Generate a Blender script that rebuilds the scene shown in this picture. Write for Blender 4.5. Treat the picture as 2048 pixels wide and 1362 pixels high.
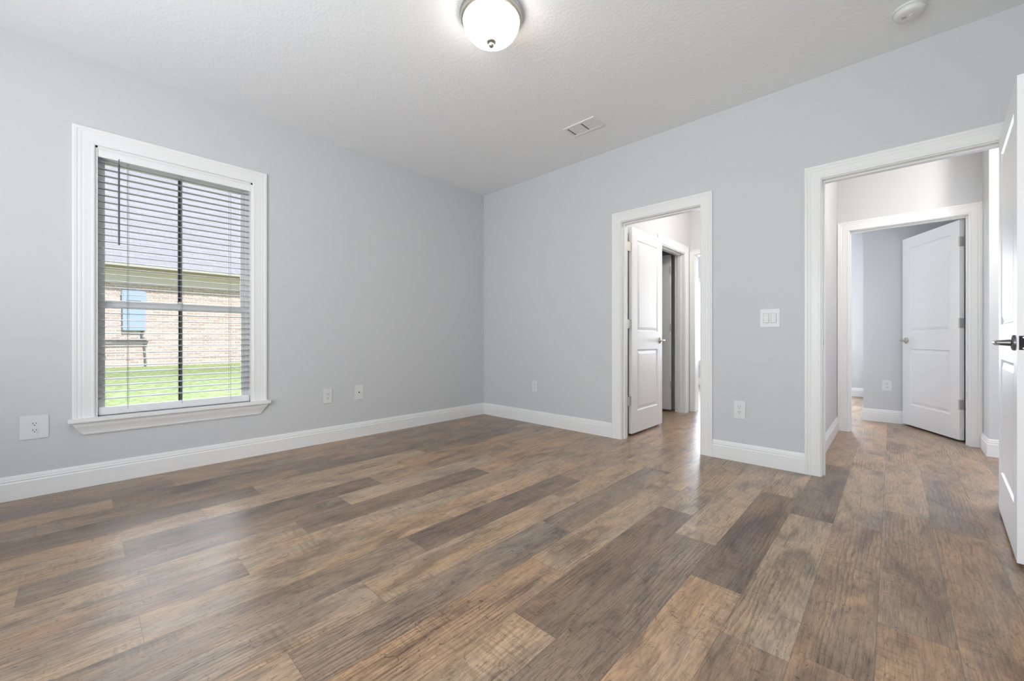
import bpy, bmesh, math, random
from mathutils import Vector, Matrix
random.seed(7)
for o in list(bpy.data.objects): bpy.data.objects.remove(o)
SC = bpy.context.scene
COL = SC.collection
PI = math.pi
H = 2.74            # ceiling height
WT = .115           # interior wall thickness

# ------------------------------------------------------------------ camera
F_PX, HORIZON, YAW = 808.37, 677.67, .7546
cam = bpy.data.cameras.new('camera'); cam_o = bpy.data.objects.new('camera', cam); COL.objects.link(cam_o)
cam.sensor_width = 36; cam.lens = F_PX/2048*36
cam.shift_y = -(681-HORIZON)/2048
cam.clip_start = .02; cam.clip_end = 300
cam_o.location = (3.7429, -3.4621, .9417); cam_o.rotation_euler = (PI/2, 0, YAW)
SC.camera = cam_o
SC.view_settings.view_transform = 'Standard'; SC.view_settings.look = 'None'
SC.view_settings.gamma = 1; SC.view_settings.use_curve_mapping = False
SC.view_settings.exposure = 0.25

# ------------------------------------------------------------------ sky and sun
w = bpy.data.worlds.new('sky'); SC.world = w; w.use_nodes = True
nt = w.node_tree; bg = nt.nodes['Background']
sky = nt.nodes.new('ShaderNodeTexSky'); sky.sky_type = 'NISHITA'; sky.sun_disc = False
sky.sun_elevation = math.radians(48); sky.sun_rotation = math.radians(75)
# extra bright band added to the western sky, for the window glare indoors
tc = nt.nodes.new('ShaderNodeTexCoord'); sep = nt.nodes.new('ShaderNodeSeparateXYZ'); nt.links.new(tc.outputs['Generated'], sep.inputs[0])
def wr(sock, a, b, c=0., d=1.):
    n_ = nt.nodes.new('ShaderNodeMapRange'); n_.interpolation_type = 'SMOOTHSTEP'; nt.links.new(sock, n_.inputs[0])
    for i_, v_ in enumerate((a, b, c, d)): n_.inputs[1+i_].default_value = v_
    return n_.outputs[0]
def wm(a, b):
    n_ = nt.nodes.new('ShaderNodeMath'); n_.operation = 'MULTIPLY'; nt.links.new(a, n_.inputs[0]); nt.links.new(b, n_.inputs[1]); return n_.outputs[0]
west_glow = wm(wm(wr(sep.outputs[0], -.35, -.65), wr(sep.outputs[2], -.02, .05)), wr(sep.outputs[2], .85, .50))
ad = nt.nodes.new('ShaderNodeMix'); ad.data_type = 'RGBA'; ad.blend_type = 'ADD'; ad.inputs[0].default_value = 1
cm = nt.nodes.new('ShaderNodeMix'); cm.data_type = 'RGBA'; nt.links.new(west_glow, cm.inputs[0]); cm.inputs[6].default_value = (0,0,0,1); cm.inputs[7].default_value = (76, 78, 82, 1)
nt.links.new(sky.outputs[0], ad.inputs[6]); nt.links.new(cm.outputs[2], ad.inputs[7])
nt.links.new(ad.outputs[2], bg.inputs[0]); bg.inputs[1].default_value = .12
def light(name, kind, loc, rot, energy, color, size=None, size_y=None):
    l = bpy.data.lights.new(name, kind); l.energy = energy; l.color = color
    if kind == 'AREA':
        l.shape = 'RECTANGLE'; l.size = size; l.size_y = size_y or size
    elif kind == 'POINT': l.shadow_soft_size = size
    o = bpy.data.objects.new(name, l); COL.objects.link(o); o.location = loc; o.rotation_euler = rot
    return o
sun = light('sun', 'SUN', (0,0,20), (0,0,0), 4.6, (1, .97, .94)); sun.data.angle = .01
d = Vector((-.74, -.16, -.78)); sun.rotation_euler = d.to_track_quat('-Z', 'Y').to_euler()
DAY = (.93, .965, 1)
# daylight in rear and side window openings; the two bedroom lamps are added fill
light('fill_bedroom', 'AREA', (1.95,-5.12,1.35), (PI/2+.72,0,0), 46, DAY, 1.15, 1.75)
light('fill_bedroom', 'AREA', (3.42,-5.12,1.35), (PI/2+.72,0,0), 62, DAY, 1.15, 1.75)
light('daylight_rear_room', 'AREA', (1.38,5.30,1.31), (-PI/2,0,0), 68, (.82,.9,1), 1.05, 1.55)
light('daylight_rear_room', 'AREA', (2.65,5.30,1.31), (-PI/2,0,0), 80, (.82,.9,1), .8, 1.55)
light('daylight_hall_end', 'AREA', (5.42,3.22,1.2), (-PI/2,0,0), 110, (.55,.70,1), 1.1, 2.0)

# ------------------------------------------------------------------ materials
def mat(name, color=(.8,.8,.8), rough=.5, metal=0, spec=.5, emit=None, es=0):
    m = bpy.data.materials.new(name); m.use_nodes = True
    b = m.node_tree.nodes['Principled BSDF']
    b.inputs['Base Color'].default_value = (*color, 1); b.inputs['Roughness'].default_value = rough
    b.inputs['Metallic'].default_value = metal; b.inputs['Specular IOR Level'].default_value = spec
    if emit: b.inputs['Emission Color'].default_value = (*emit, 1); b.inputs['Emission Strength'].default_value = es
    return m
class N:
    """small node-graph writer"""
    def __init__(s, m): s.t = m.node_tree; s.b = s.t.nodes['Principled BSDF']
    def new(s, k, **kw):
        n = s.t.nodes.new('ShaderNode'+k)
        for a, v in kw.items(): setattr(n, a, v)
        return n
    def put(s, inp, v):
        if isinstance(v, bpy.types.NodeSocket): s.t.links.new(v, inp)
        else: inp.default_value = v
    def math(s, op, a, b=0.0, c=0.0, clamp=False):
        n = s.new('Math', operation=op, use_clamp=clamp)
        s.put(n.inputs[0], a); s.put(n.inputs[1], b); s.put(n.inputs[2], c); return n.outputs[0]
    def pos(s): return s.new('NewGeometry').outputs['Position']
    def objc(s): return s.new('TexCoord').outputs['Object']
    def mapping(s, v, scale=(1,1,1), loc=(0,0,0)):
        n = s.new('Mapping'); s.put(n.inputs['Vector'], v); n.inputs['Scale'].default_value = scale; n.inputs['Location'].default_value = loc
        return n.outputs[0]
    def noise(s, v, scale, detail=2, rough=.5, dist=0):
        n = s.new('TexNoise'); s.put(n.inputs['Vector'], v); n.inputs['Scale'].default_value = scale
        n.inputs['Detail'].default_value = detail; n.inputs['Roughness'].default_value = rough; n.inputs['Distortion'].default_value = dist
        return n.outputs['Fac']
    def ramp(s, f, stops):
        n = s.new('ValToRGB'); s.put(n.inputs[0], f); e = n.color_ramp.elements
        while len(e) < len(stops): e.new(.5)
        for q, (p, c) in zip(e, stops): q.position = p; q.color = (*c, 1) if len(c) == 3 else c
        return n.outputs[0]
    def mix(s, f, a, b, mode='MIX'):
        n = s.new('Mix', data_type='RGBA', blend_type=mode); s.put(n.inputs[0], f); s.put(n.inputs[6], a); s.put(n.inputs[7], b); return n.outputs[2]
    def bump(s, h, strength=.2, dist=.002):
        n = s.new('Bump'); n.inputs['Strength'].default_value = strength; n.inputs['Distance'].default_value = dist
        s.put(n.inputs['Height'], h); s.t.links.new(n.outputs[0], s.b.inputs['Normal'])
g = lambda v: (v, v, v, 1)

m_wall = mat('grey_wall_paint', (.625,.632,.638), .6, spec=.25)
n = N(m_wall); n.bump(n.noise(n.pos(), 90, 3), .12, .002)
m_ceil = mat('ceiling_paint', (.88,.89,.90), .75, spec=.15)
n = N(m_ceil)
a_ = n.ramp(n.noise(n.pos(), 55, 3, .6, .4), [(.42,(0,0,0)),(.62,(1,1,1))])
n.bump(a_, .28, .0025)
m_trim = mat('white_trim_paint', (.84,.84,.83), .35, spec=.45)
m_door = mat('white_door_paint', (.85,.85,.85), .38, spec=.45)
m_plate = mat('white_plastic', (.74,.745,.74), .35)
m_plate_shade = mat('white_plastic_shaded', (.52,.52,.52), .5)  # recess shade around the rockers put into a darker plastic
m_slot = mat('dark_slot', (.03,.03,.03), .6)
m_vinyl = mat('window_vinyl', (.84,.85,.85), .4)
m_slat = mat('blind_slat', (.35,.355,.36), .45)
m_wand = mat('dark_grey_wand', (.10,.11,.14), .4)
m_muntin = mat('dark_muntin', (.035,.037,.042), .5)
m_cord = mat('blind_cord', (.35,.36,.36), .8)
m_nickel = mat('brushed_nickel', (.52,.50,.47), .32, metal=1)
m_hinge = mat('satin_hinge', (.60,.58,.55), .5, metal=.6)
m_dark_nickel = mat('dark_nickel', (.20,.195,.19), .3, metal=1)
m_vent = mat('vent_metal', (.80,.80,.80), .45)
m_ventdark = mat('vent_dark', (.12,.12,.13), .8)
m_black = mat('gap_black', (.02,.02,.02), .8)
m_glass = bpy.data.materials.new('window_glass'); m_glass.use_nodes = True
t = m_glass.node_tree; t.nodes.remove(t.nodes['Principled BSDF'])
gl = t.nodes.new('ShaderNodeBsdfGlossy'); gl.inputs['Roughness'].default_value = .02
tr = t.nodes.new('ShaderNodeBsdfTransparent'); tr.inputs[0].default_value = (.96,.97,.97,1)
fr = t.nodes.new('ShaderNodeFresnel'); fr.inputs[0].default_value = 1.45
mx = t.nodes.new('ShaderNodeMixShader')
t.links.new(fr.outputs[0], mx.inputs[0]); t.links.new(tr.outputs[0], mx.inputs[1]); t.links.new(gl.outputs[0], mx.inputs[2])
t.links.new(mx.outputs[0], t.nodes['Material Output'].inputs[0])
m_dome = mat('lit_frosted_glass', (.9,.88,.82), .35, emit=(1,.93,.80), es=9)
n = N(m_dome)   # two bulbs glow behind the frosted bowl, its swirled glass varies a little
v = n.objc()
sx = n.new('SeparateXYZ'); n.put(sx.inputs[0], v)
blob = n.math('ADD', n.math('MULTIPLY', n.math('ABSOLUTE', n.math('ADD', sx.outputs[0], sx.outputs[1])), 22), 0)
sw = n.noise(n.mapping(v, (1,1,1)), 14, 4, .6, 2.5)
st = n.math('MULTIPLY', n.math('ADD', n.math('MULTIPLY', sw, 1.2), .55), 3.2)
st2 = n.math('MULTIPLY', st, n.math('ADD', .75, n.math('MINIMUM', blob, 1.6)))
n.put(n.b.inputs['Emission Strength'], st2)

# --- floor planks: colour per plank comes from the 'tone' attribute, grain from position + 'seed'
m_floor = mat('vinyl_plank_floor', (.3,.25,.2), .35, spec=.5)
n = N(m_floor)
tone = n.new('Attribute', attribute_name='tone').outputs['Color']
seed = n.new('Attribute', attribute_name='seed').outputs['Color']
uv = n.new('Attribute', attribute_name='pl').outputs['Color']
va = n.new('VectorMath', operation='ADD'); n.put(va.inputs[0], n.pos()); n.put(va.inputs[1], seed)
P_ = va.outputs[0]
fine = n.noise(n.mapping(P_, (210, 14, 1)), 1, 3, .65, .5)
mid = n.noise(n.mapping(P_, (34, 4.2, 1)), 1, 5, .65, 1.6)
patch = n.noise(n.mapping(P_, (8, 2.6, 1)), 1, 5, .6, .9)
warm = n.noise(n.mapping(P_, (6, 1.1, 3)), 1, 2, .5, .4)
saw = n.noise(n.mapping(P_, (10, 75, 1)), 1, 2, .6, .2)
sawmask = n.ramp(n.noise(n.mapping(P_, (7, 2.4, 5)), 1, 2), [(.52,(0,0,0)),(.66,(1,1,1))])
wv = n.new('TexWave', wave_type='BANDS', bands_direction='X', wave_profile='SAW')
n.put(wv.inputs['Vector'], n.mapping(P_, (1, .10, 1))); wv.inputs['Scale'].default_value = 19; wv.inputs['Distortion'].default_value = 9
wv.inputs['Detail'].default_value = 3; wv.inputs['Detail Scale'].default_value = 1.3
wmask = n.ramp(n.noise(n.mapping(P_, (5, 1.2, 9)), 1, 1), [(.45,(0,0,0)),(.62,(1,1,1))])
knots = n.noise(n.mapping(P_, (30, 21, 1)), 1, 5, .72, 2.8)
kmask = n.ramp(knots, [(.58,(0,0,0)),(.64,(1,1,1))])
c = tone
c = n.mix(1.0, c, n.ramp(patch, [(.34,(.62,.62,.64)),(.48,(.96,.96,.96)),(.66,(1.22,1.19,1.14))]), 'MULTIPLY')
c = n.mix(1.0, c, n.ramp(warm, [(.35,(.95,.98,1.03)),(.65,(1.08,1.0,.90))]), 'MULTIPLY')
c = n.mix(1.0, c, n.ramp(mid, [(.30,(.66,.64,.62)),(.46,(1,1,1)),(.70,(1.12,1.11,1.10))]), 'MULTIPLY')
c = n.mix(1.0, c, n.ramp(fine, [(.36,(.74,.73,.72)),(.5,(1,1,1)),(.64,(1.13,1.13,1.13))]), 'MULTIPLY')
wr = n.ramp(wv.outputs['Fac'], [(.0,(1.05,1.04,1.03)),(.55,(1.0,1.0,1.0)),(.95,(.62,.58,.54))])
c = n.mix(n.math('MULTIPLY', wmask, .95), c, n.mix(1.0, c, wr, 'MULTIPLY'))
sr = n.ramp(saw, [(.40,(.70,.69,.68)),(.55,(1.06,1.06,1.06))])
c = n.mix(n.math('MULTIPLY', sawmask, .6), c, n.mix(1.0, c, sr, 'MULTIPLY'))
c = n.mix(n.math('MULTIPLY', kmask, .8), c, n.mix(1.0, c, (.42,.40,.39,1), 'MULTIPLY'))
su = n.new('SeparateXYZ'); n.put(su.inputs[0], uv)
eu = n.math('MINIMUM', su.outputs[0], n.math('SUBTRACT', .1833, su.outputs[0]))
ev = n.math('MINIMUM', su.outputs[1], n.math('SUBTRACT', 1.21, su.outputs[1]))
edge = n.math('LESS_THAN', n.math('MINIMUM', eu, ev), .0011)
c = n.mix(n.math('MULTIPLY', edge, .45), c, (.06,.05,.045,1))
n.put(n.b.inputs['Base Color'], c)
n.put(n.b.inputs['Roughness'], n.math('ADD', .25, n.math('MULTIPLY', mid, .12)))
hh = n.math('SUBTRACT', n.math('ADD', n.math('MULTIPLY', fine, .35), n.math('MULTIPLY', mid, .35)), n.math('MULTIPLY', edge, .8))
n.bump(hh, .18, .0012)

# --- outdoors
m_brick = mat('brick', (.6,.5,.45), .9, spec=.1)
n = N(m_brick)
sp = n.new('SeparateXYZ'); n.put(sp.inputs[0], n.pos())
cb = n.new('CombineXYZ'); n.put(cb.inputs[0], n.math('ADD', sp.outputs[1], sp.outputs[0])); n.put(cb.inputs[1], sp.outputs[2])
br = n.new('TexBrick'); n.put(br.inputs['Vector'], cb.outputs[0]); br.inputs['Scale'].default_value = 1
br.inputs['Brick Width'].default_value = .215; br.inputs['Row Height'].default_value = .077; br.inputs['Mortar Size'].default_value = .009
br.inputs['Color1'].default_value = (.50,.37,.335,1); br.inputs['Color2'].default_value = (.62,.51,.48,1); br.inputs['Mortar'].default_value = (.68,.65,.64,1)
bn = n.noise(cb.outputs[0], 26, 4, .7)
n.put(n.b.inputs['Base Color'], n.mix(1.0, br.outputs['Color'], n.ramp(bn, [(.3,(.62,.60,.60)),(.5,(1,1,1)),(.7,(1.25,1.22,1.2))]), 'MULTIPLY'))
m_roof = mat('shingles', (.5,.5,.53), .9, spec=.1)
n = N(m_roof)
sp = n.new('SeparateXYZ'); n.put(sp.inputs[0], n.pos())
cb = n.new('CombineXYZ'); n.put(cb.inputs[0], sp.outputs[1]); n.put(cb.inputs[1], sp.outputs[2])
br = n.new('TexBrick'); n.put(br.inputs['Vector'], cb.outputs[0]); br.inputs['Scale'].default_value = 1
br.inputs['Brick Width'].default_value = .33; br.inputs['Row Height'].default_value = .095; br.inputs['Mortar Size'].default_value = .008
br.inputs['Color1'].default_value = (.37,.38,.41,1); br.inputs['Color2'].default_value = (.42,.43,.465,1); br.inputs['Mortar'].default_value = (.31,.315,.345,1)
n.put(n.b.inputs['Base Color'], br.outputs['Color'])
m_fascia = mat('fascia_paint', (.46,.36,.27), .7)
m_gutter = mat('gutter_white', (.50,.48,.46), .5)
m_soffit = mat('soffit', (.76,.68,.72), .8)
m_boxblue = mat('pale_blue_enclosure', (.36,.45,.62), .5)
m_pipe = mat('conduit_grey', (.16,.17,.17), .6)
m_pipelight = mat('conduit_pale', (.70,.70,.68), .6)
m_grass = mat('lawn_grass', (.2,.4,.08), .9, spec=.1)
n = N(m_grass)
gn = n.noise(n.pos(), 9, 6, .75)
n.put(n.b.inputs['Base Color'], n.ramp(gn, [(.36,(.20,.27,.10)),(.5,(.32,.405,.18)),(.64,(.48,.55,.32))]))
m_ext = mat('house_siding', (.6,.56,.5), .9)

# ------------------------------------------------------------------ helpers
class MB:
    def __init__(s): s.v = []; s.f = []; s.mi = []
    def add(s, vs, fs, mi=0):
        o = len(s.v); s.v += [tuple(q) for q in vs]; s.f += [tuple(i+o for i in q) for q in fs]; s.mi += [mi]*len(fs); return s
    def box(s, x0,x1,y0,y1,z0,z1, mi=0):
        x0,x1 = sorted((x0,x1)); y0,y1 = sorted((y0,y1)); z0,z1 = sorted((z0,z1))
        return s.add([(x0,y0,z0),(x1,y0,z0),(x1,y1,z0),(x0,y1,z0),(x0,y0,z1),(x1,y0,z1),(x1,y1,z1),(x0,y1,z1)],
              [(0,3,2,1),(4,5,6,7),(0,1,5,4),(1,2,6,5),(2,3,7,6),(3,0,4,7)], mi)
    def loft(s, rings, closed_ring=True, caps=True, mi=0):
        nn = len(rings[0]); vs = [p for r in rings for p in r]; fs = []
        for i in range(len(rings)-1):
            for j in range(nn if closed_ring else nn-1):
                k = (j+1) % nn
                fs.append((i*nn+j, i*nn+k, (i+1)*nn+k, (i+1)*nn+j))
        if caps:
            fs.append(tuple(reversed(range(nn)))); fs.append(tuple((len(rings)-1)*nn+j for j in range(nn)))
        return s.add(vs, fs, mi)
    def tube(s, pts, r, seg=14, mi=0, rs=None):
        pts = [Vector(p) for p in pts]; rings = []
        up = Vector((0,0,1)); prev = None
        for i, p in enumerate(pts):
            d = (pts[min(i+1, len(pts)-1)] - pts[max(i-1, 0)]).normalized()
            u = d.cross(up)
            if u.length < 1e-3: u = d.cross(Vector((0,1,0)))
            u.normalize(); v = d.cross(u).normalized()
            if prev and u.dot(prev) < 0: u = -u; v = -v
            prev = u; rr = rs[i] if rs else r
            rings.append([p + u*rr*math.cos(2*PI*k/seg) + v*rr*math.sin(2*PI*k/seg) for k in range(seg)])
        return s.loft(rings, mi=mi)
    def lathe(s, prof, c=(0,0,0), seg=48, mi=0, axis='z'):
        rings = []
        for r, z in prof:
            ring = []
            for k in range(seg):
                a = 2*PI*k/seg; x, y = r*math.cos(a), r*math.sin(a)
                p = {'z':(x,y,z), 'x':(z,x,y), 'y':(x,z,y)}[axis]
                ring.append((c[0]+p[0], c[1]+p[1], c[2]+p[2]))
            rings.append(ring)
        return s.loft(rings, mi=mi)
    def build(s, name, mats, parent=None, smooth=False, bevel=0, origin=None):
        me = bpy.data.meshes.new(name)
        if origin is None and parent is None and s.v:
            xs = [q[0] for q in s.v]; ys = [q[1] for q in s.v]; zs = [q[2] for q in s.v]
            origin = ((min(xs)+max(xs))/2, (min(ys)+max(ys))/2, min(zs))
        if parent is not None and origin is None: origin = (0,0,0)
        me.from_pydata([(a-origin[0], b-origin[1], c-origin[2]) for a,b,c in s.v], [], s.f)
        mats = mats if isinstance(mats, (list, tuple)) else [mats]
        for m in mats: me.materials.append(m)
        for p, i in zip(me.polygons, s.mi): p.material_index = i
        bm = bmesh.new(); bm.from_mesh(me); bmesh.ops.recalc_face_normals(bm, faces=bm.faces)
        if bevel:
            es = [e for e in bm.edges if len(e.link_faces) == 2 and e.calc_face_angle(0) > .6]
            bmesh.ops.bevel(bm, geom=es, offset=bevel, segments=2, affect='EDGES', clamp_overlap=True)
        bm.to_mesh(me); bm.free()
        if smooth:
            for p in me.polygons: p.use_smooth = True
            try: me.set_sharp_from_angle(angle=.7)
            except Exception: pass
        o = bpy.data.objects.new(name, me); COL.objects.link(o)
        if parent is None: o.location = origin
        else: o.parent = parent
        return o
def tag(o, label=None, cat=None, group=None, kind=None):
    if label: o['label'] = label
    if cat: o['category'] = cat
    if group: o['group'] = group
    if kind: o['kind'] = kind
    return o
def S(o, label, cat): return tag(o, label, cat, kind='structure')
def empty(name, loc, rz=0):
    o = bpy.data.objects.new(name, None); COL.objects.link(o); o.location = loc; o.rotation_euler = (0,0,rz)
    o.empty_display_size = .05; return o

def cells(a0, a1, z0, z1, holes):
    As = sorted({a0, a1, *[h[0] for h in holes], *[h[1] for h in holes]})
    Zs = sorted({z0, z1, *[h[2] for h in holes], *[h[3] for h in holes]})
    for i in range(len(As)-1):
        for j in range(len(Zs)-1):
            ca, cz = (As[i]+As[i+1])/2, (Zs[j]+Zs[j+1])/2
            if not any(h[0] < ca < h[1] and h[2] < cz < h[3] for h in holes):
                yield As[i], As[i+1], Zs[j], Zs[j+1]
def wall(mb, axis, p0, p1, a0, a1, holes=(), z0=0, z1=H, mi=0):
    for a, b, c, d in cells(a0, a1, z0, z1, holes):
        if axis == 'x': mb.box(p0, p1, a, b, c, d, mi)
        else: mb.box(a, b, p0, p1, c, d, mi)
    return mb

# ------------------------------------------------------------------ floor
PW, PL, X0 = .1833, 1.21, .041
phase = {0:-2.75,1:-3.056,2:-3.342,3:-2.408,4:-2.72,5:-3.013,6:-2.124,7:-2.415,8:-1.50,9:-3.003,10:-2.12,11:-1.20,12:-2.72,13:-3.04,
         14:-2.138,15:-1.232,16:-1.49,17:-1.797,18:-.843,19:.42,20:-.44,21:-.57,22:-1.1}
TONES = {'D':(.205,.160,.128),'G':(.250,.200,.160),'M':(.305,.230,.172),'O':(.375,.270,.188),'L':(.358,.278,.205),'W':(.370,.300,.232)}
# tone of the plank that STARTS at the joint nearest to the given y (plank spans y .. y+1.21)
known = {(0,-2.75):'M',(0,-3.96):'M',(0,-1.54):'M',
 (1,-4.266):'D',(1,-3.056):'M',(1,-1.846):'M',
 (2,-4.552):'O',(2,-3.342):'D',(2,-2.132):'M',(2,-.92):'M',
 (3,-3.618):'M',(3,-2.408):'D',(3,-1.198):'M',
 (4,-3.93):'D',(4,-2.72):'L',(4,-1.51):'G',
 (5,-4.223):'M',(5,-3.013):'L',(5,-1.803):'O',
 (6,-4.544):'L',(6,-3.334):'D',(6,-2.124):'M',(6,-.914):'O',
 (7,-4.845):'L',(7,-3.625):'G',(7,-2.415):'W',(7,-1.205):'O',
 (8,-3.92):'L',(8,-2.71):'D',(8,-1.50):'O',
 (9,-4.213):'M',(9,-3.003):'L',(9,-1.793):'L',(9,-.583):'M',
 (10,-4.54):'L',(10,-3.33):'L',(10,-2.12):'O',(10,-.91):'M',
 (11,-4.83):'L',(11,-3.62):'G',(11,-2.41):'D',(11,-1.20):'M',
 (12,-3.93):'L',(12,-2.72):'L',(12,-1.51):'L',(12,-.3):'L',
 (13,-4.25):'L',(13,-3.04):'G',(13,-1.83):'G',(13,-.62):'L',
 (14,-3.348):'O',(14,-2.138):'L',(14,-.928):'L',
 (15,-3.65):'L',(15,-2.442):'D',(15,-1.232):'L',(15,-.02):'L',
 (16,-3.91):'D',(16,-2.70):'G',(16,-1.49):'W',(16,-.28):'L',
 (17,-4.217):'O',(17,-3.007):'O',(17,-1.797):'D',(17,-.587):'L',
 (18,-3.263):'M',(18,-2.053):'W',(18,-.843):'D',(18,.367):'M',
 (19,-3.21):'O',(19,-2.0):'O',(19,-.79):'W',(19,.42):'O',
 (20,-2.86):'O',(20,-1.65):'M',(20,-.44):'L',(20,.77):'M',
 (21,-2.99):'L',(21,-1.78):'O',(21,-.57):'G',(21,.64):'M',
 (22,-3.52):'M',(22,-2.31):'L',(22,-1.1):'O',(22,.11):'M'}
me = bpy.data.meshes.new('floor'); vs = []; fs = []; tones = []; seeds = []; pls = []
for cidx in range(-1, 42):
    xa, xb = max(X0+cidx*PW, -.15), min(X0+(cidx+1)*PW, 7.3)
    if xb <= xa: continue
    ph = phase.get(cidx, random.uniform(0, PL)); k0 = math.floor((-5.3-ph)/PL)
    for k in range(k0, 30):
        ya = ph+k*PL; yb = ya+PL; y0_, y1_ = max(ya, -5.3), min(yb, 5.4)
        if y1_ <= y0_: continue
        tn = None
        for (kc, ky), tv in known.items():
            if kc == cidx and abs(ky-ya) < .2: tn = tv
        if tn is None: tn = random.choice('MMLOLGDML')
        j = random.uniform(.92, 1.08); tc = tuple(q*j*k_ for q, k_ in zip(TONES[tn], (1.04,.98,.91)))
        sd = (random.uniform(0,40), random.uniform(0,40), random.uniform(0,40))
        b0 = len(vs); vs += [(xa,y0_,0),(xb,y0_,0),(xb,y1_,0),(xa,y1_,0)]; fs.append((b0,b0+1,b0+2,b0+3))
        tones += [tc]*4; seeds += [sd]*4
        bx_ = X0+cidx*PW
        pls += [(p[0]-bx_, p[1]-ya, 0) for p in vs[-4:]]
b0 = len(vs); vs += [(-.15,-5.3,-.12),(7.3,-5.3,-.12),(7.3,5.4,-.12),(-.15,5.4,-.12)]; fs.append((b0+3,b0+2,b0+1,b0))
tones += [(.2,.2,.2)]*4; seeds += [(0,0,0)]*4; pls += [(.05,.05,0)]*4
b1 = len(vs); vs += [(-.15,-5.3,0),(7.3,-5.3,0),(7.3,5.4,0),(-.15,5.4,0)]
for i in range(4): fs.append((b0+i, b0+(i+1)%4, b1+(i+1)%4, b1+i))
tones += [(.2,.2,.2)]*4; seeds += [(0,0,0)]*4; pls += [(.05,.05,0)]*4
me.from_pydata(vs, [], fs); me.materials.append(m_floor)
for nm, dat in (('tone', tones), ('seed', seeds), ('pl', pls)):
    at = me.attributes.new(nm, 'FLOAT_COLOR' if nm != 'seed' else 'FLOAT_VECTOR', 'POINT')
    for i, q in enumerate(dat):
        if nm == 'seed': at.data[i].vector = q
        else: at.data[i].color = (*q, 1)
fl = bpy.data.objects.new('floor', me); COL.objects.link(fl)
S(fl, 'brown vinyl plank floor in mixed light and dark boards', 'floor')

# ------------------------------------------------------------------ ceiling and walls
S(MB().box(-.15, 7.3, -5.3, 5.4, H, H+.12).build('ceiling', m_ceil), 'textured white ceiling', 'ceiling')
# opening rectangles
WIN = (-3.405, -2.525, .44, 2.19)          # bedroom window opening on x = 0
D1 = (1.90, 2.60)                           # doorway to the vestibule (y = 0)
D2 = (3.395, 4.20)                          # bedroom doorway to the hall (y = 0)
D3 = (3.43, 4.232)                          # doorway at the end of the hall (y = 1.87)
DH = 2.035
S(wall(MB(), 'x', -.15, 0, -5.15, 5.35, [WIN]).build('wall_left', m_wall), 'grey wall with the window and blind', 'wall')
S(wall(MB(), 'y', 0, WT, 0, 4.33, [(D1[0]-.012, D1[1]+.012, 0, DH+.012), (D2[0]-.012, D2[1]+.012, 0, DH+.012)]).build('wall_front', m_wall), 'grey wall with two doorways and the light switch', 'wall')
S(wall(MB(), 'y', -5.15, -5.0, 0, 4.33, [(1.36,2.54,.46,2.24), (2.83,4.01,.46,2.24)]).build('wall_back', m_wall), 'grey wall with two added fill-light openings behind the viewer', 'wall')  # unseen openings, added to hold the bedroom fill lamps
S(wall(MB(), 'x', 4.33, 4.45, -5.15, WT).build('wall_right', m_wall), 'grey wall behind the open bedroom door', 'wall')
# vestibule beyond the left doorway
S(wall(MB(), 'x', 1.70, 1.82, WT, 1.97, [(1.05, 1.795, 0, DH)]).build('wall_vestibule_left', m_wall), 'white-lit wall of the vestibule with the closet door', 'wall')
S(wall(MB(), 'y', 1.97, 2.085, 0, 3.215, [(1.877, 2.64, 0, DH)]).build('wall_vestibule_end', m_wall), 'end wall of the vestibule with an open doorway', 'wall')
# hall beyond the right doorway
S(wall(MB(), 'x', 3.215, 3.33, WT, 2.085).build('wall_hall_left', m_wall), 'narrow grey wall on the left side of the hall', 'wall')
S(wall(MB(), 'y', 1.87, 1.985, 3.33, 4.31+.12, [(D3[0]-.012, D3[1]+.012, 0, DH+.012)]).build('wall_hall_end', m_wall), 'hall end wall around the far doorway', 'wall')
S(wall(MB().box(4.31, 4.43, 1.52, 1.87, 0, H), 'y', 1.52, 1.64, 4.43, 7.2, [(4.62, 5.75, 0, DH)]).build('wall_hall_right', m_wall), 'hall wall with an outside corner right of the far doorway', 'wall')
S(wall(MB().box(7.1, 7.2, WT, 1.52, 0, H), 'y', 0, WT, 4.45, 7.2).build('wall_hall_near', m_wall), 'hall wall continuing out of sight to the right', 'wall')
S(wall(MB().box(6.1, 6.2, 1.64, 3.3, 0, H).box(4.47, 4.59, 1.64, 3.3, 0, H), 'y', 3.3, 3.4, 4.47, 6.2, [(4.60,6.05,.15,2.3)]).build('wall_side_room', m_wall), 'walls of the side room off the hall', 'wall')
# rooms behind
S(wall(MB(), 'y', 5.2, 5.35, 0, 4.75, [(.84,1.92,.52,2.1), (2.24,3.06,.52,2.1)]).build('wall_rear', m_wall), 'rear outer wall of the far rooms', 'wall')
cl = MB(); cl.box(3.50, 4.63, 2.76, 2.86, 0, H).box(3.50, 3.60, 2.86, 5.2, 0, H).box(4.43, 4.63, 1.985, 2.76, 0, H)
S(cl.build('wall_far_room', m_wall), 'pale wall with an outlet behind the far open door', 'wall')

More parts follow.
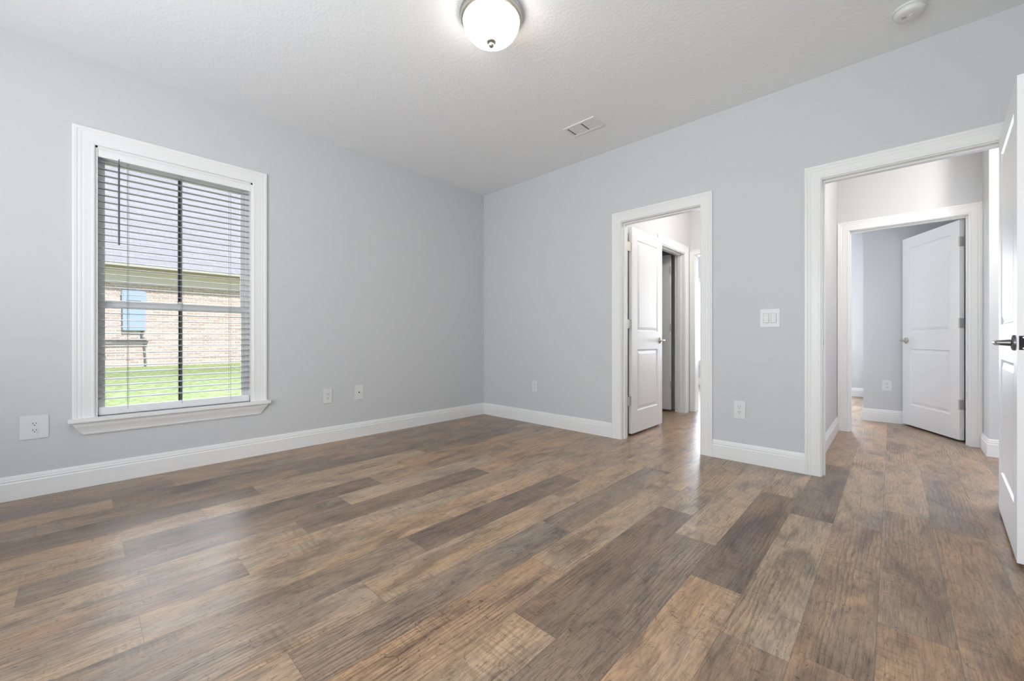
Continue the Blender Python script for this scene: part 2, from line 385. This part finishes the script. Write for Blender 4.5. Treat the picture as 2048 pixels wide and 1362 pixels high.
# ------------------------------------------------------------------ trim
CAS = [(0,0),(0,.010),(.004,.0125),(.012,.013),(.016,.0115),(.034,.0120),(.050,.0135),(.056,.0125),(.060,.0145),(.068,.0155),(.072,.0145),(.077,.0175),(.088,.0185),(.092,.016),(.092,0)]
def casing(mb, plane, p, sgn, a0, a1, zt, z0=0, prof=CAS):
    """three-sided mitred casing on the wall face x=p or y=p, facing sgn"""
    rings = []
    for (aa, zz, da, dz) in ((a0, z0, -1, 0), (a0, zt, -1, 1), (a1, zt, 1, 1), (a1, z0, 1, 0)):
        ring = []
        for u, t_ in prof:
            a, z = aa+da*u, zz+dz*u
            ring.append((p+sgn*t_, a, z) if plane == 'x' else (a, p+sgn*t_, z))
        rings.append(ring)
    mb.loft(rings)
BB = [(0,0),(.014,0),(.014,.098),(.0105,.104),(.0105,.108),(.012,.112),(.009,.118),(.0085,.124),(.006,.134),(.004,.140),(0,.140)]
def baseboard(mb, pts, side=1, prof=BB):
    """profile run along a floor polyline, thickness to the left (side=1) of the direction of travel"""
    P = [Vector((x, y, 0)) for x, y in pts]; rings = []
    nrm = []
    for i in range(len(P)-1):
        d_ = (P[i+1]-P[i]).normalized(); nrm.append(Vector((-d_.y, d_.x, 0))*side)
    for i, p in enumerate(P):
        if i == 0: m_ = nrm[0]
        elif i == len(P)-1: m_ = nrm[-1]
        else:
            m_ = (nrm[i-1]+nrm[i]); m_ = m_/m_.length; m_ = m_/max(.2, m_.dot(nrm[i]))
        rings.append([(p.x+m_.x*t_, p.y+m_.y*t_, z) for t_, z in prof])
    mb.loft(rings)
def jamb(mb, y0, y1, x0, x1, zt, th=.012, stop=None):
    """door frame lining of an opening in a y-wall (jamb faces at x0 and x1)"""
    mb.box(x0-th, x0, y0, y1, 0, zt+th).box(x1, x1+th, y0, y1, 0, zt+th).box(x0, x1, y0, y1, zt, zt+th)
    if stop:
        s0, s1 = stop
        mb.box(x0, x0+.011, s0, s1, 0, zt-.011).box(x1-.011, x1, s0, s1, 0, zt-.011).box(x0, x1, s0, s1, zt-.011, zt)
bb = MB(); baseboard(bb, [(0,-5.0),(0,0)], -1); S(bb.build('baseboard_left', m_trim), 'white baseboard under the window wall', 'baseboard')
bb = MB()
baseboard(bb, [(0,0),(D1[0]-.097,0)], -1); baseboard(bb, [(D1[1]+.097,0),(D2[0]-.097,0)], -1)
S(bb.build('baseboard_front', m_trim), 'white baseboard along the doorway wall', 'baseboard')
bb = MB(); baseboard(bb, [(4.33,0),(4.33,-5.0)], -1); S(bb.build('baseboard_right', m_trim), 'white baseboard behind the open bedroom door', 'baseboard')
bb = MB(); baseboard(bb, [(4.33,-5.0),(0,-5.0)], -1); S(bb.build('baseboard_back', m_trim), 'white baseboard below the added openings behind the viewer', 'baseboard')
bb = MB(); baseboard(bb, [(3.33,WT+.02),(3.33,1.85)], -1); S(bb.build('baseboard_hall_left', m_trim), 'short white baseboard on the left side of the hall', 'baseboard')
bb = MB(); baseboard(bb, [(4.31,1.85),(4.31,1.52),(4.60,1.52)], -1); S(bb.build('baseboard_hall_right', m_trim), 'white baseboard wrapping the outside corner of the hall', 'baseboard')
bb = MB(); baseboard(bb, [(3.50,5.2),(3.50,2.76),(4.43,2.76)], 1*-1); S(bb.build('baseboard_far_room', m_trim), 'white baseboard around the corner of the far room', 'baseboard')
bb = MB(); baseboard(bb, [(0,5.2),(3.50,5.2)], -1); S(bb.build('baseboard_rear', m_trim), 'distant white baseboard of the rear wall', 'baseboard')

tm = MB(); casing(tm, 'y', 0, -1, D1[0]-.005, D1[1]+.005, DH+.005-.012+.007); casing(tm, 'y', WT, 1, D1[0]-.005, D1[1]+.005, DH)
jamb(tm, 0, WT, D1[0], D1[1], DH-.005, stop=(.035,.075))
S(tm.build('trim_1', m_trim), 'white fluted casing and jamb around the left doorway', 'door frame')
tm = MB(); casing(tm, 'y', 0, -1, D2[0]-.005, D2[1]+.005, DH); casing(tm, 'y', WT, 1, D2[0]-.005, D2[1]+.005, DH)
jamb(tm, 0, WT, D2[0], D2[1], DH-.005, stop=(.040,.080))
t2 = S(tm.build('trim_2', m_trim), 'white fluted casing and jamb around the bedroom doorway to the hall', 'door frame')
ox, oy, oz = t2.location
MB().box(D2[0]-ox, D2[0]+.002-ox, .012-oy, .036-oy, .885, .945, 0).box(D2[0]+.002-ox, D2[0]+.0025-ox, .019-oy, .029-oy, .898, .932, 1).build('strike_plate', [m_nickel, m_slot], t2)
tm = MB(); casing(tm, 'y', 1.87, -1, D3[0]-.005, D3[1]-.005+.005, DH); casing(tm, 'y', 1.985, 1, D3[0]-.005, D3[1]+.005, DH)
jamb(tm, 1.87, 1.985, D3[0], D3[1], DH-.005, stop=(1.905,1.945))
S(tm.build('trim_3', m_trim), 'white casing and jamb around the doorway at the hall end', 'door frame')
# vestibule closet doorway (wall x = 1.82) and open doorway (y = 1.97)
tm = MB(); casing(tm, 'x', 1.82, 1, 1.06, 1.79, 2.03)
tm.box(1.70, 1.82, 1.783, 1.795, 0, 2.03).box(1.70, 1.82, 1.05, 1.062, 0, 2.03).box(1.70, 1.82, 1.062, 1.783, 2.018, 2.03)
tm.box(1.735, 1.775, 1.771, 1.783, 0, 2.018).box(1.735, 1.775, 1.062, 1.783, 2.006, 2.018)
S(tm.build('trim_4', m_trim), 'white casing around the closet doorway in the vestibule', 'door frame')
tm = MB(); cs2 = [(u*.6, t_) for u, t_ in CAS]
casing(tm, 'y', 1.97, -1, 1.877, 2.64, 2.03, prof=CAS[:1]+[(u*.6, t_) for u, t_ in CAS[1:-1]]+[(.0552,0)])
tm.box(1.877-.001, 1.889, 1.97, 2.085, 0, 2.03).box(2.628, 2.641, 1.97, 2.085, 0, 2.03).box(1.889, 2.628, 1.97, 2.085, 2.02, 2.034)
S(tm.build('trim_5', m_trim), 'white casing of the open doorway at the vestibule end', 'door frame')

# ------------------------------------------------------------------ doors
def door_face(mb, w, z0, z1, y, sgn, panels, stile=.112):
    """one moulded face of a two-panel door at local y, facing sgn; door spans x 0..w"""
    xs = [0, stile, w-stile, w]
    zs = [z0] + [q for p in panels for q in p] + [z1]
    for i in range(3):
        for j in range(len(zs)-1):
            a, b, c_, d_ = xs[i], xs[i+1], zs[j], zs[j+1]
            if i == 1 and j % 2 == 1:
                prev = [(a,c_),(b,c_),(b,d_),(a,d_)]; py = y
                for ins, dep in ((.006,-.007),(.016,-.009),(.040,-.0025),(.046,-.0015)):
                    cur = [(a+ins,c_+ins),(b-ins,c_+ins),(b-ins,d_-ins),(a+ins,d_-ins)]; ny = y+sgn*dep
                    mb.add([(p[0],py,p[1]) for p in prev]+[(p[0],ny,p[1]) for p in cur],
                           [(0,1,5,4),(1,2,6,5),(2,3,7,6),(3,0,4,7)])
                    prev, py = cur, ny
                mb.add([(p[0],py,p[1]) for p in prev], [(0,1,2,3)])
            else:
                mb.add([(a,y,c_),(b,y,c_),(b,y,d_),(a,y,d_)], [(0,1,2,3)])
def lever(parent, x, y, z, sgn, dirx, m=m_nickel, name='door_handle'):
    """lever handle on the face at local y, pointing along dirx"""
    h = MB()
    h.lathe([(.001,y),(.033,y),(.033,y+sgn*.006),(.029,y+sgn*.010),(.014,y+sgn*.013),(.012,y+sgn*.034),(.0105,y+sgn*.050),(.001,y+sgn*.052)], c=(x,0,z), seg=28, axis='y')
    h.tube([(x-dirx*.010,y+sgn*.047,z),(x+dirx*.012,y+sgn*.050,z),(x+dirx*.045,y+sgn*.052,z),(x+dirx*.085,y+sgn*.050,z),(x+dirx*.112,y+sgn*.048,z-.001),(x+dirx*.116,y+sgn*.048,z-.001)], .009, 12, rs=[.010,.0115,.0095,.0085,.008,.004])
    return h.build(name, m, parent, smooth=True)
def make_door(name, w, loc, rz, label, hinges=(.34,1.085,1.83), hand_faces=(-1,1), z0=.018, lev=m_nickel, th=.035, hinge_y=0, plate_h=.044, hinge_m=None, jamb_leaf=False):
    hinge_m = m_hinge
    """door slab: local x from hinge edge (0) to free edge (w), local y 0..th; hinge pin at local y = hinge_y"""
    mb = MB(); z1 = 2.028
    pan = [(.235,.835),(1.015,1.915)]
    door_face(mb, w, z0, z1, 0, -1, pan); door_face(mb, w, z0, z1, th, 1, pan)
    mb.add([(0,0,z0),(0,th,z0),(0,th,z1),(0,0,z1)], [(0,1,2,3)]).add([(w,0,z0),(w,th,z0),(w,th,z1),(w,0,z1)], [(0,1,2,3)])
    mb.add([(0,0,z0),(w,0,z0),(w,th,z0),(0,th,z0)], [(0,1,2,3)]).add([(0,0,z1),(w,0,z1),(w,th,z1),(0,th,z1)], [(0,1,2,3)])
    o = mb.build(name, m_door, origin=(0,0,0))
    bm = bmesh.new(); bm.from_mesh(o.data); bmesh.ops.remove_doubles(bm, verts=bm.verts, dist=1e-5); bmesh.ops.recalc_face_normals(bm, faces=bm.faces); bm.to_mesh(o.data); bm.free()
    o.location = loc; o.rotation_euler = (0,0,rz)
    for hz in hinges:
        h = MB(); h.box(-.0022, .0002, .004, th-.002, hz-plate_h, hz+plate_h)
        yy = -.005 if hinge_y == 0 else th+.005
        h.tube([(-.006,yy,hz-plate_h),(-.006,yy,hz+plate_h)], .0062, 12)
        h.lathe([(.001,-.003),(.0068,-.003),(.0068,.0)], c=(-.006,yy,hz+plate_h+.003), seg=12)
        # leaf screwed to the face side of the edge, as seen in the gap
        h.box(-.006, .022 if hinge_y == 0 else -.0022, yy-.0015 if hinge_y == 0 else .006, -.0002 if hinge_y == 0 else th, hz-plate_h, hz+plate_h)
        if jamb_leaf: h.box(-.100, -.004, .009, .0118, hz-plate_h, hz+plate_h)
        h.build('hinge', hinge_m, o, smooth=False)
    for sgn in hand_faces:
        lever(o, w-.062, 0 if sgn < 0 else th, .925, sgn, -1, lev)
    p = MB(); p.box(w, w+.0015, th/2-.0125, th/2+.0125, .925-.029, .925+.029, 0)
    p.box(w+.0015, w+.008, th/2-.006, th/2+.006, .925-.010, .925+.010, 0)
    for dz in (-.022, .022): p.lathe([(.0005,w+.0015),(.0032,w+.0015),(.0032,w+.0022),(.0005,w+.0022)], c=(0,th/2,.925+dz), seg=10, mi=1, axis='x')
    p.build('latch_plate', [m_black if lev is m_dark_nickel else m_nickel, m_nickel], o)
    return S(o, label, 'door')
# door into the vestibule, swung away from us: local x -> +y ; visible face is +x side
make_door('door_1', .70, (1.912, .18, 0), PI/2, 'white two-panel door opened into the vestibule, left doorway', z0=.022, hinge_y=1, jamb_leaf=True)
# bedroom door, open into the room along the right wall: local x -> -y, visible face towards -x
make_door('door_2', .79, (4.168, -.034, 0), -PI/2-.063, 'large white bedroom door standing open at the right edge', lev=m_dark_nickel, hinge_y=1)
# door at the hall end, opened away: hinge at right
ang = math.atan2(.71, -.367)
make_door('door_3', .79, (4.222, 2.035, 0), ang, 'white two-panel door ajar at the end of the hall', hinge_y=1)
# closet door seen behind door_1, opened 90 degrees away from the vestibule: local x -> -x
make_door('door_4', .71, (1.655, 1.778, 0), PI, 'white door edge-on in the vestibule closet doorway behind the left door', hinge_y=1, z0=.025)

# ------------------------------------------------------------------ bedroom window
wy0, wy1, wz0, wz1 = WIN
win = empty('window_1', (0, (wy0+wy1)/2, wz0)); S(win, 'white double-hung window in the grey left wall', 'window')
def wp(mb, name, m, **k):
    o = mb.build(name, m, win, **k, origin=(0, (wy0+wy1)/2, wz0)); return o
WC = [(0,0),(0,.010),(.005,.0130),(.012,.0135),(.016,.0122),(.034,.0128),(.050,.0140),(.056,.0132),(.062,.0150),(.070,.0156),(.075,.0148),(.082,.0178),(.094,.0186),(.100,.016),(.100,0)]
c_ = MB(); casing(c_, 'x', 0, 1, wy0, wy1, wz1, z0=wz0, prof=WC); wp(c_, 'window_casing', m_trim)
s_ = MB(); s_.box(-.088, 0, wy0+.001, wy1-.001, wz0-.022, wz0); s_.box(.0, .052, wy0-.118, wy1+.118, wz0-.022, wz0)
wp(s_, 'window_stool', m_trim, bevel=.0)
ap = MB()      # crown-shaped apron whose ends return at a slant
AP = [(0,0),(.038,0),(.040,-.006),(.034,-.014),(.030,-.030),(.020,-.052),(.014,-.070),(.013,-.080),(.008,-.088),(0,-.088)]
rings = []
for sgn, yy in ((-1, wy0-.108), (1, wy1+.108)):
    rings.append([(t_, yy - sgn*(.055*min(1, -zz/.08)), wz0-.022+zz) for t_, zz in AP])
ap.loft(rings); wp(ap, 'window_apron', m_trim)
rv = MB(); rv.box(-.15, -.0, wy0-.001, wy0+.012, wz0, wz1).box(-.15, -.0, wy1-.012, wy1+.001, wz0, wz1).box(-.15, 0, wy0, wy1, wz1-.012, wz1+.001)
wp(rv, 'window_liner', m_trim)
fr_ = MB()
for a, b in ((wy0+.012, wy0+.034), (wy1-.034, wy1-.012)): fr_.box(-.145, -.085, a, b, wz0, wz1-.012)
fr_.box(-.145, -.085, wy0+.034, wy1-.034, wz1-.040, wz1-.012).box(-.145, -.085, wy0+.034, wy1-.034, wz0, wz0+.022)
wp(fr_, 'window_frame', m_vinyl, bevel=.002)
GY0, GY1 = -3.357, -2.580
def sash(nm, x0, x1, za, zb, gza, gzb):
    s = MB(); s.box(x0, x1, wy0+.034, GY0, za, zb).box(x0, x1, GY1, wy1-.034, za, zb)
    s.box(x0, x1, GY0, GY1, za, gza).box(x0, x1, GY0, GY1, gzb, zb)
    o = wp(s, nm, m_vinyl, bevel=.0025)
    q = MB(); xm = (x0+x1)/2; q.box(xm-.002, xm+.002, GY0, GY1, gza, gzb); q.build('glass_pane', m_glass, o, origin=(0,0,0)); 
    pn = o.children[0]; pn.data.transform(Matrix.Translation((0, -(wy0+wy1)/2, -wz0)))
    q = MB(); q.box(xm+.003, xm+.012, -2.964-.0105, -2.964+.0105, gza, gzb).box(xm-.012, xm-.003, -2.964-.0105, -2.964+.0105, gza, gzb); q.build('muntin', m_muntin, o, origin=(0, (wy0+wy1)/2, wz0))
sash('upper_sash', -.135, -.112, 1.165, wz1-.040, 1.195, 2.115)
sash('lower_sash', -.110, -.087, wz0+.022, 1.195, .475, 1.148)
lk = MB(); lk.box(-.112, -.09, -2.99, -2.94, 1.195, 1.203).lathe([(.001,0),(.011,0),(.011,.008),(.006,.012),(.001,.012)], c=(-.10,-2.965,1.203), seg=16)
wp(lk, 'sash_lock', m_vinyl)
# wall oulines of the rear windows: simple frames
def simple_window(name, y, x0, x1, z0, z1, inward, label):
    mb = MB()
    casing(mb, 'y', y, inward, x0, x1, z1, z0=z0-.02)
    mb.box(x0-.11, x1+.11, y, y+inward*.05, z0-.042, z0-.02).box(x0-.09, x1+.09, y, y+inward*.015, z0-.12, z0-.042)
    yo = y-inward*.13; a, b = sorted((yo, yo+inward*.05))
    mb.box(x0, x0+.04, a, b, z0, z1).box(x1-.04, x1, a, b, z0, z1).box(x0+.04, x1-.04, a, b, z0, z0+.04).box(x0+.04, x1-.04, a, b, z1-.04, z1)
    mb.box(x0+.04, x1-.04, a, b, (z0+z1)/2-.02, (z0+z1)/2+.02)
    S(mb.build(name, m_trim), label, 'window')
simple_window('window_2', 5.2, .84, 1.92, .52, 2.1, -1, 'bright rear window barely visible through the left doorway')
simple_window('window_3', 5.2, 2.24, 3.06, .52, 2.1, -1, 'rear window lighting the room beyond the hall')

# ------------------------------------------------------------------ venetian blind
by0, by1 = -3.396, -2.534
bl = empty('venetian_blind', (-.045, (by0+by1)/2, wz0+.008)); tag(bl, 'white horizontal slat blind hanging in the window', 'window blind')
BO = (-.045, (by0+by1)/2, wz0+.008)
v_ = MB(); v_.box(-.014, -.004, by0+.002, by1-.002, 2.124, 2.178); v_.box(-.014, 0, by0+.002, by1-.002, 2.170, 2.178); v_.build('valance', m_vinyl, bl, bevel=.002, origin=BO)
v_ = MB(); v_.box(-.072, -.018, by0+.004, by1-.004, 2.132, 2.172); v_.build('headrail', m_vinyl, bl, bevel=.002, origin=BO)
sl = MB(); pitch = .0432; zz = 2.103; cnt = 0
while zz > .515:
    rings = []
    for yy in (by0+.006, by1-.006):
        r_ = []
        for k in range(7):
            u = -1+k/3; r_.append((-.045+u*.0245, yy, zz+.0022*(1-u*u)+.0015-u*.0022))
        for k in range(6, -1, -1):
            u = -1+k/3; r_.append((-.045+u*.0245, yy, zz+.0022*(1-u*u)-.0015-u*.0022))
        rings.append(r_)
    sl.loft(rings); zz -= pitch; cnt += 1
sl.build('slats', m_slat, bl, origin=BO)
br_ = MB(); br_.box(-.070, -.020, by0+.006, by1-.006, .4405, .492); br_.build('bottom_rail', m_vinyl, bl, bevel=.004, origin=BO)
for yy in (-3.25, -2.964, -2.668):
    cd = MB()
    for xx in (-.0185, -.0715): cd.tube([(xx, yy-.0, .47), (xx, yy, 2.14)], .0011, 6)
    cd.tube([(-.045, yy+.006, .47), (-.045, yy+.006, 2.14)], .0009, 6)
    cd.build('ladder_cord', m_cord, bl, origin=BO)
wd = MB(); wd.tube([(-.002, -3.294, 2.135), (-.002, -3.294, 2.10)], .002, 8); wd.tube([(-.001, -3.294, 2.10), (.003, -3.294, 1.565)], .0052, 8)
wd.build('tilt_wand', m_wand, bl, smooth=True, origin=BO)

# ------------------------------------------------------------------ wall plates
def outlet(loc, rz, label, w=.08, h=.135, group='duplex wall outlets'):
    """duplex outlet; local plate in xz plane facing -y"""
    o = empty('electrical_outlet', loc, rz); tag(o, label, 'outlet', group)
    p = MB(); p.box(-w/2, w/2, -.006, 0, -h/2, h/2); p.build('cover_plate', m_plate, o, bevel=.0025)
    for s in (-1, 1):
        r = MB(); cz = s*.0195
        pts = []
        for k in range(24):
            a = 2*PI*k/24; pts.append((max(-.0165, min(.0165, .0185*math.cos(a))), max(-.0135, min(.0135, .0175*math.sin(a)))))
        r.loft([[(x, -.006, cz+z) for x, z in pts], [(x, -.0082, cz+z) for x, z in pts]])
        q = r.build('receptacle', m_plate, o)
        t_ = MB(); t_.box(-.0078, -.0052, -.0087, -.0080, cz-.001, cz+.0085).box(.0052, .0078, -.0087, -.0080, cz, cz+.0075)
        t_.lathe([(.0003,-.0087),(.0028,-.0087),(.0028,-.0080),(.0003,-.0080)], c=(0,0,cz-.0075), seg=12, axis='y')
        t_.build('slot', m_slot, q)
    return o
OL = outlet((0, -3.657, .413), PI/2, 'wide white duplex outlet on the left wall beside the window stool', w=.115, h=.14)
outlet((0, -1.932, .421), PI/2, 'white duplex outlet on the window wall, right of the window')
outlet((2.89, 0, .398), 0, 'white duplex outlet below the light switch')
outlet((3.702, 2.76, .415), 0, 'white duplex outlet seen through the hall doorway beside the far door', w=.085, h=.12)
o = empty('coax_plate', (0, -1.637, .428), PI/2); tag(o, 'white cable wall plate with one round jack on the window wall', 'wall plate')
p = MB(); p.box(-.041, .041, -.006, 0, -.069, .069); p.build('cover_plate', m_plate, o, bevel=.0025)
MB().lathe([(.0005,-.006),(.0065,-.006),(.0065,-.009),(.0045,-.009),(.0045,-.015),(.0005,-.015)], seg=16, axis='y').build('jack', m_dark_nickel, o)
o = empty('blank_plate', (.84, 0, .415), 0); tag(o, 'narrow white plate with two screws near the room corner', 'wall plate')
p = MB(); p.box(-.036, .036, -.006, 0, -.059, .059); p.build('cover_plate', m_plate, o, bevel=.0025)
for dz in (-.02, .018):
    MB().lathe([(.0005,-.006),(.005,-.006),(.005,-.0075),(.0005,-.0075)], c=(0,0,dz), seg=12, axis='y').build('screw', m_cord, o)
o = empty('light_switch', (3.09, 0, 1.094), 0); tag(o, 'white double rocker light switch between the two doorways', 'light switch')
p = MB(); p.box(-.062, .062, -.0065, 0, -.066, .066); p.build('cover_plate', m_plate, o, bevel=.003)
for sx_ in (-.0235, .0235):
    f_ = MB(); f_.box(sx_-.0185, sx_+.0185, -.0072, -.006, -.0355, .0355); fo = f_.build('rocker_frame', m_plate_shade, o)
    r = MB(); r.add([(sx_-.0155,-.0072,-.0325),(sx_+.0155,-.0072,-.0325),(sx_+.0155,-.0072,.0325),(sx_-.0155,-.0072,.0325),
                     (sx_-.0155,-.0135,-.0325),(sx_+.0155,-.0135,-.0325),(sx_+.0155,-.0085,.0325),(sx_-.0155,-.0085,.0325)],
                    [(0,1,2,3),(4,5,6,7),(0,1,5,4),(1,2,6,5),(2,3,7,6),(3,0,4,7)]); r.build('rocker', m_plate, o)

# ------------------------------------------------------------------ ceiling things
LC = (2.128, -1.911)
lamp = empty('ceiling_light', (LC[0], LC[1], H)); tag(lamp, 'flush dome ceiling light with nickel rim, switched on', 'ceiling light')
R_ = .165
MB().lathe([(.01,0),(R_+.006,0),(R_+.010,-.006),(R_+.010,-.014),(R_+.004,-.020),(R_+.006,-.026),(R_+.001,-.040),(R_-.010,-.044),(R_-.02,-.040),(R_-.02,-.002),(.01,-.002)], seg=72).build('rim', m_nickel, lamp, smooth=True)
dp = [(R_-.012, -.030)]
for k in range(1, 15):
    a = (k/15)*PI/2; dp.append(((R_-.008)*math.cos(a)**.80, -.036-.122*math.sin(a)))
dp.append((.002, -.158)); MB().lathe([(.002,-.028)]+dp, seg=72).build('glass_dome', m_dome, lamp, smooth=True)
MB().lathe([(.001,-.152),(.025,-.152),(.026,-.158),(.022,-.163),(.014,-.166),(.016,-.173),(.013,-.181),(.006,-.186),(.001,-.187)], seg=28).build('finial', m_nickel, lamp, smooth=True)

sm = empty('smoke_detector', (3.812, -.376, H)); tag(sm, 'round white smoke detector on the ceiling', 'smoke detector')
MB().lathe([(.002,0),(.070,0),(.070,-.010),(.067,-.012),(.002,-.012)], seg=48).build('base', m_plate, sm, smooth=True)
MB().lathe([(.002,-.012),(.061,-.012),(.064,-.018),(.064,-.028),(.058,-.036),(.045,-.040),(.002,-.041)], seg=48).build('cover', m_plate, sm, smooth=True)
b_ = MB(); b_.lathe([(.001,-.0405),(.009,-.0405),(.009,-.043),(.001,-.043)], c=(.005,-.005,0), seg=20)
for k in range(5): b_.box(-.030+k*.004, -.028+k*.004, -.012, .006, -.0415, -.0405, 1)
b_.build('test_button', [m_plate, m_cord], sm)

VX0, VX1, VY0, VY1 = 1.69, 1.99, -.64, -.46
vn = empty('ceiling_vent', ((VX0+VX1)/2, (VY0+VY1)/2, H)); tag(vn, 'small white rectangular air register on the ceiling', 'air vent')
w_, d_ = (VX1-VX0)/2, (VY1-VY0)/2
f_ = MB()
for a,b,c0,d0 in ((-w_,w_,-d_,-d_+.024),(-w_,w_,d_-.024,d_),(-w_,-w_+.024,-d_+.024,d_-.024),(w_-.024,w_,-d_+.024,d_-.024),(-.008,.008,-d_+.024,d_-.024)):
    f_.box(a,b,c0,d0,-.009,0)
f_.build('frame', m_vent, vn, bevel=.002)
MB().box(-w_+.02, w_-.02, -d_+.02, d_-.02, -.001, 0).build('duct_opening', m_ventdark, vn)
lv = MB()
for side in (-1, 1):
    for k in range(9):
        xc = (.030 if side > 0 else -w_+.046)+k*.0118
        lv.add([(xc-.007, -d_+.024, -.0085),(xc+.007, -d_+.024, -.0015),(xc+.007, d_-.024, -.0015),(xc-.007, d_-.024, -.0085),
                (xc-.007, -d_+.024, -.0075),(xc+.007, -d_+.024, -.0005),(xc+.007, d_-.024, -.0005),(xc-.007, d_-.024, -.0075)],
               [(0,1,2,3),(7,6,5,4),(0,4,5,1),(1,5,6,2),(2,6,7,3),(3,7,4,0)])
lv.build('louvres', m_vent, vn)

# lamps of the unseen ceiling fixtures in the vestibule and the hall
light('vestibule_lamp', 'POINT', (2.75, 1.0, 2.45), (0,0,0), 21, (1,.93,.85), .12)
light('hall_lamp', 'POINT', (4.75, .85, 2.5), (0,0,0), 41, (1,.92,.81), .12)

# ------------------------------------------------------------------ outdoors
GX = -13.8
gm = MB(); gm.add([(-40,-40,.05),(GX,-40,.05),(-.15,-40,-.12),(-.15,40,-.12),(GX,40,.05),(-40,40,.05)], [(0,1,4,5),(1,2,3,4)])
gm.add([(-40,-40,-.4),(-.15,-40,-.4),(-.15,40,-.4),(-40,40,-.4)], [(3,2,1,0)])
S(gm.build('ground', m_grass), 'sunlit green lawn between the houses', 'lawn')
nh = empty('neighbor_house', (GX-6, 0, .05)); tag(nh, 'pale brick neighboring house with grey shingle roof outside the window', 'house')
NO = (GX-6, 0, .05)
MB().box(GX-13, GX, -14, 7.6, .0, 3.12).build('brick_wall', m_brick, nh, origin=NO)
EX = GX+.55
r = MB(); rz0, pit = 3.24, .80; rx = EX-7.6; rzt = rz0+7.6*pit; hy = .1; ey = hy+8.0
r.add([(EX,-16,rz0),(EX,ey,rz0),(rx,hy,rzt),(rx,-16,rzt),(rx-7.6,ey,rz0),(rx-7.6,-16,rz0),
       (EX,-16,rz0-.03),(EX,ey,rz0-.03),(rx-7.6,ey,rz0-.03),(rx-7.6,-16,rz0-.03)],
      [(0,1,2,3),(1,4,2),(4,5,3,2),(6,7,8,9),(0,1,7,6),(1,4,8,7),(4,5,9,8),(0,3,5,9,6)])
r.build('roof', m_roof, nh, origin=NO)
MB().box(EX-.03, EX, -16, ey, 3.03, 3.21).build('fascia', m_fascia, nh, origin=NO)
MB().box(GX, GX+.03, -14, 7.6, 2.68, 3.03).build('eave_band', m_soffit, nh, origin=NO)  # flat band along the wall top below the soffit, in soffit colour
MB().box(EX, EX+.12, -16, ey, 3.14, 3.24).build('gutter', m_gutter, nh, origin=NO, bevel=.01)
MB().box(GX, EX-.03, -16, ey, 3.03, 3.06).build('soffit', m_soffit, nh, origin=NO)
bx = empty('utility_box', (GX, -2.335, 1.20)); tag(bx, 'pale blue utility box mounted on the neighboring brick wall', 'utility box')
BXO = (GX, -2.335, 1.20)
MB().box(GX, GX+.14, -2.60, -2.07, 1.20, 2.02).build('lower_cabinet', m_boxblue, bx, origin=BXO, bevel=.01)
MB().box(GX, GX+.16, -2.62, -2.06, 2.04, 2.46).build('upper_cabinet', m_boxblue, bx, origin=BXO, bevel=.02)
MB().box(GX+.16, GX+.17, -2.52, -2.18, 2.12, 2.15).build('handle_bar', m_pipe, bx, origin=BXO)
pp = MB(); pp.tube([(GX+.05,-2.15,1.20),(GX+.05,-2.15,1.0),(GX+.08,-2.02,.86),(GX+.08,-2.02,.80),(GX+.08,-3.4,.78)], .03, 8)
pp.tube([(GX+.05,-3.4,.92),(GX+.05,-2.05,.90)], .022, 8).tube([(GX+.05,-2.10,.84),(GX+.05,-2.06,.07)], .025, 8)
tag(pp.build('conduit_pipe', m_pipe), 'dark conduit pipes running below the utility box', 'pipe')
hb = MB(); hb.tube([(GX,-3.02,.42),(GX+.10,-3.02,.42),(GX+.14,-3.02,.36),(GX+.14,-3.02,.28)], .05, 10)
tag(hb.build('water_spigot', m_pipe), 'dark water spigot low on the neighboring brick wall', 'spigot')
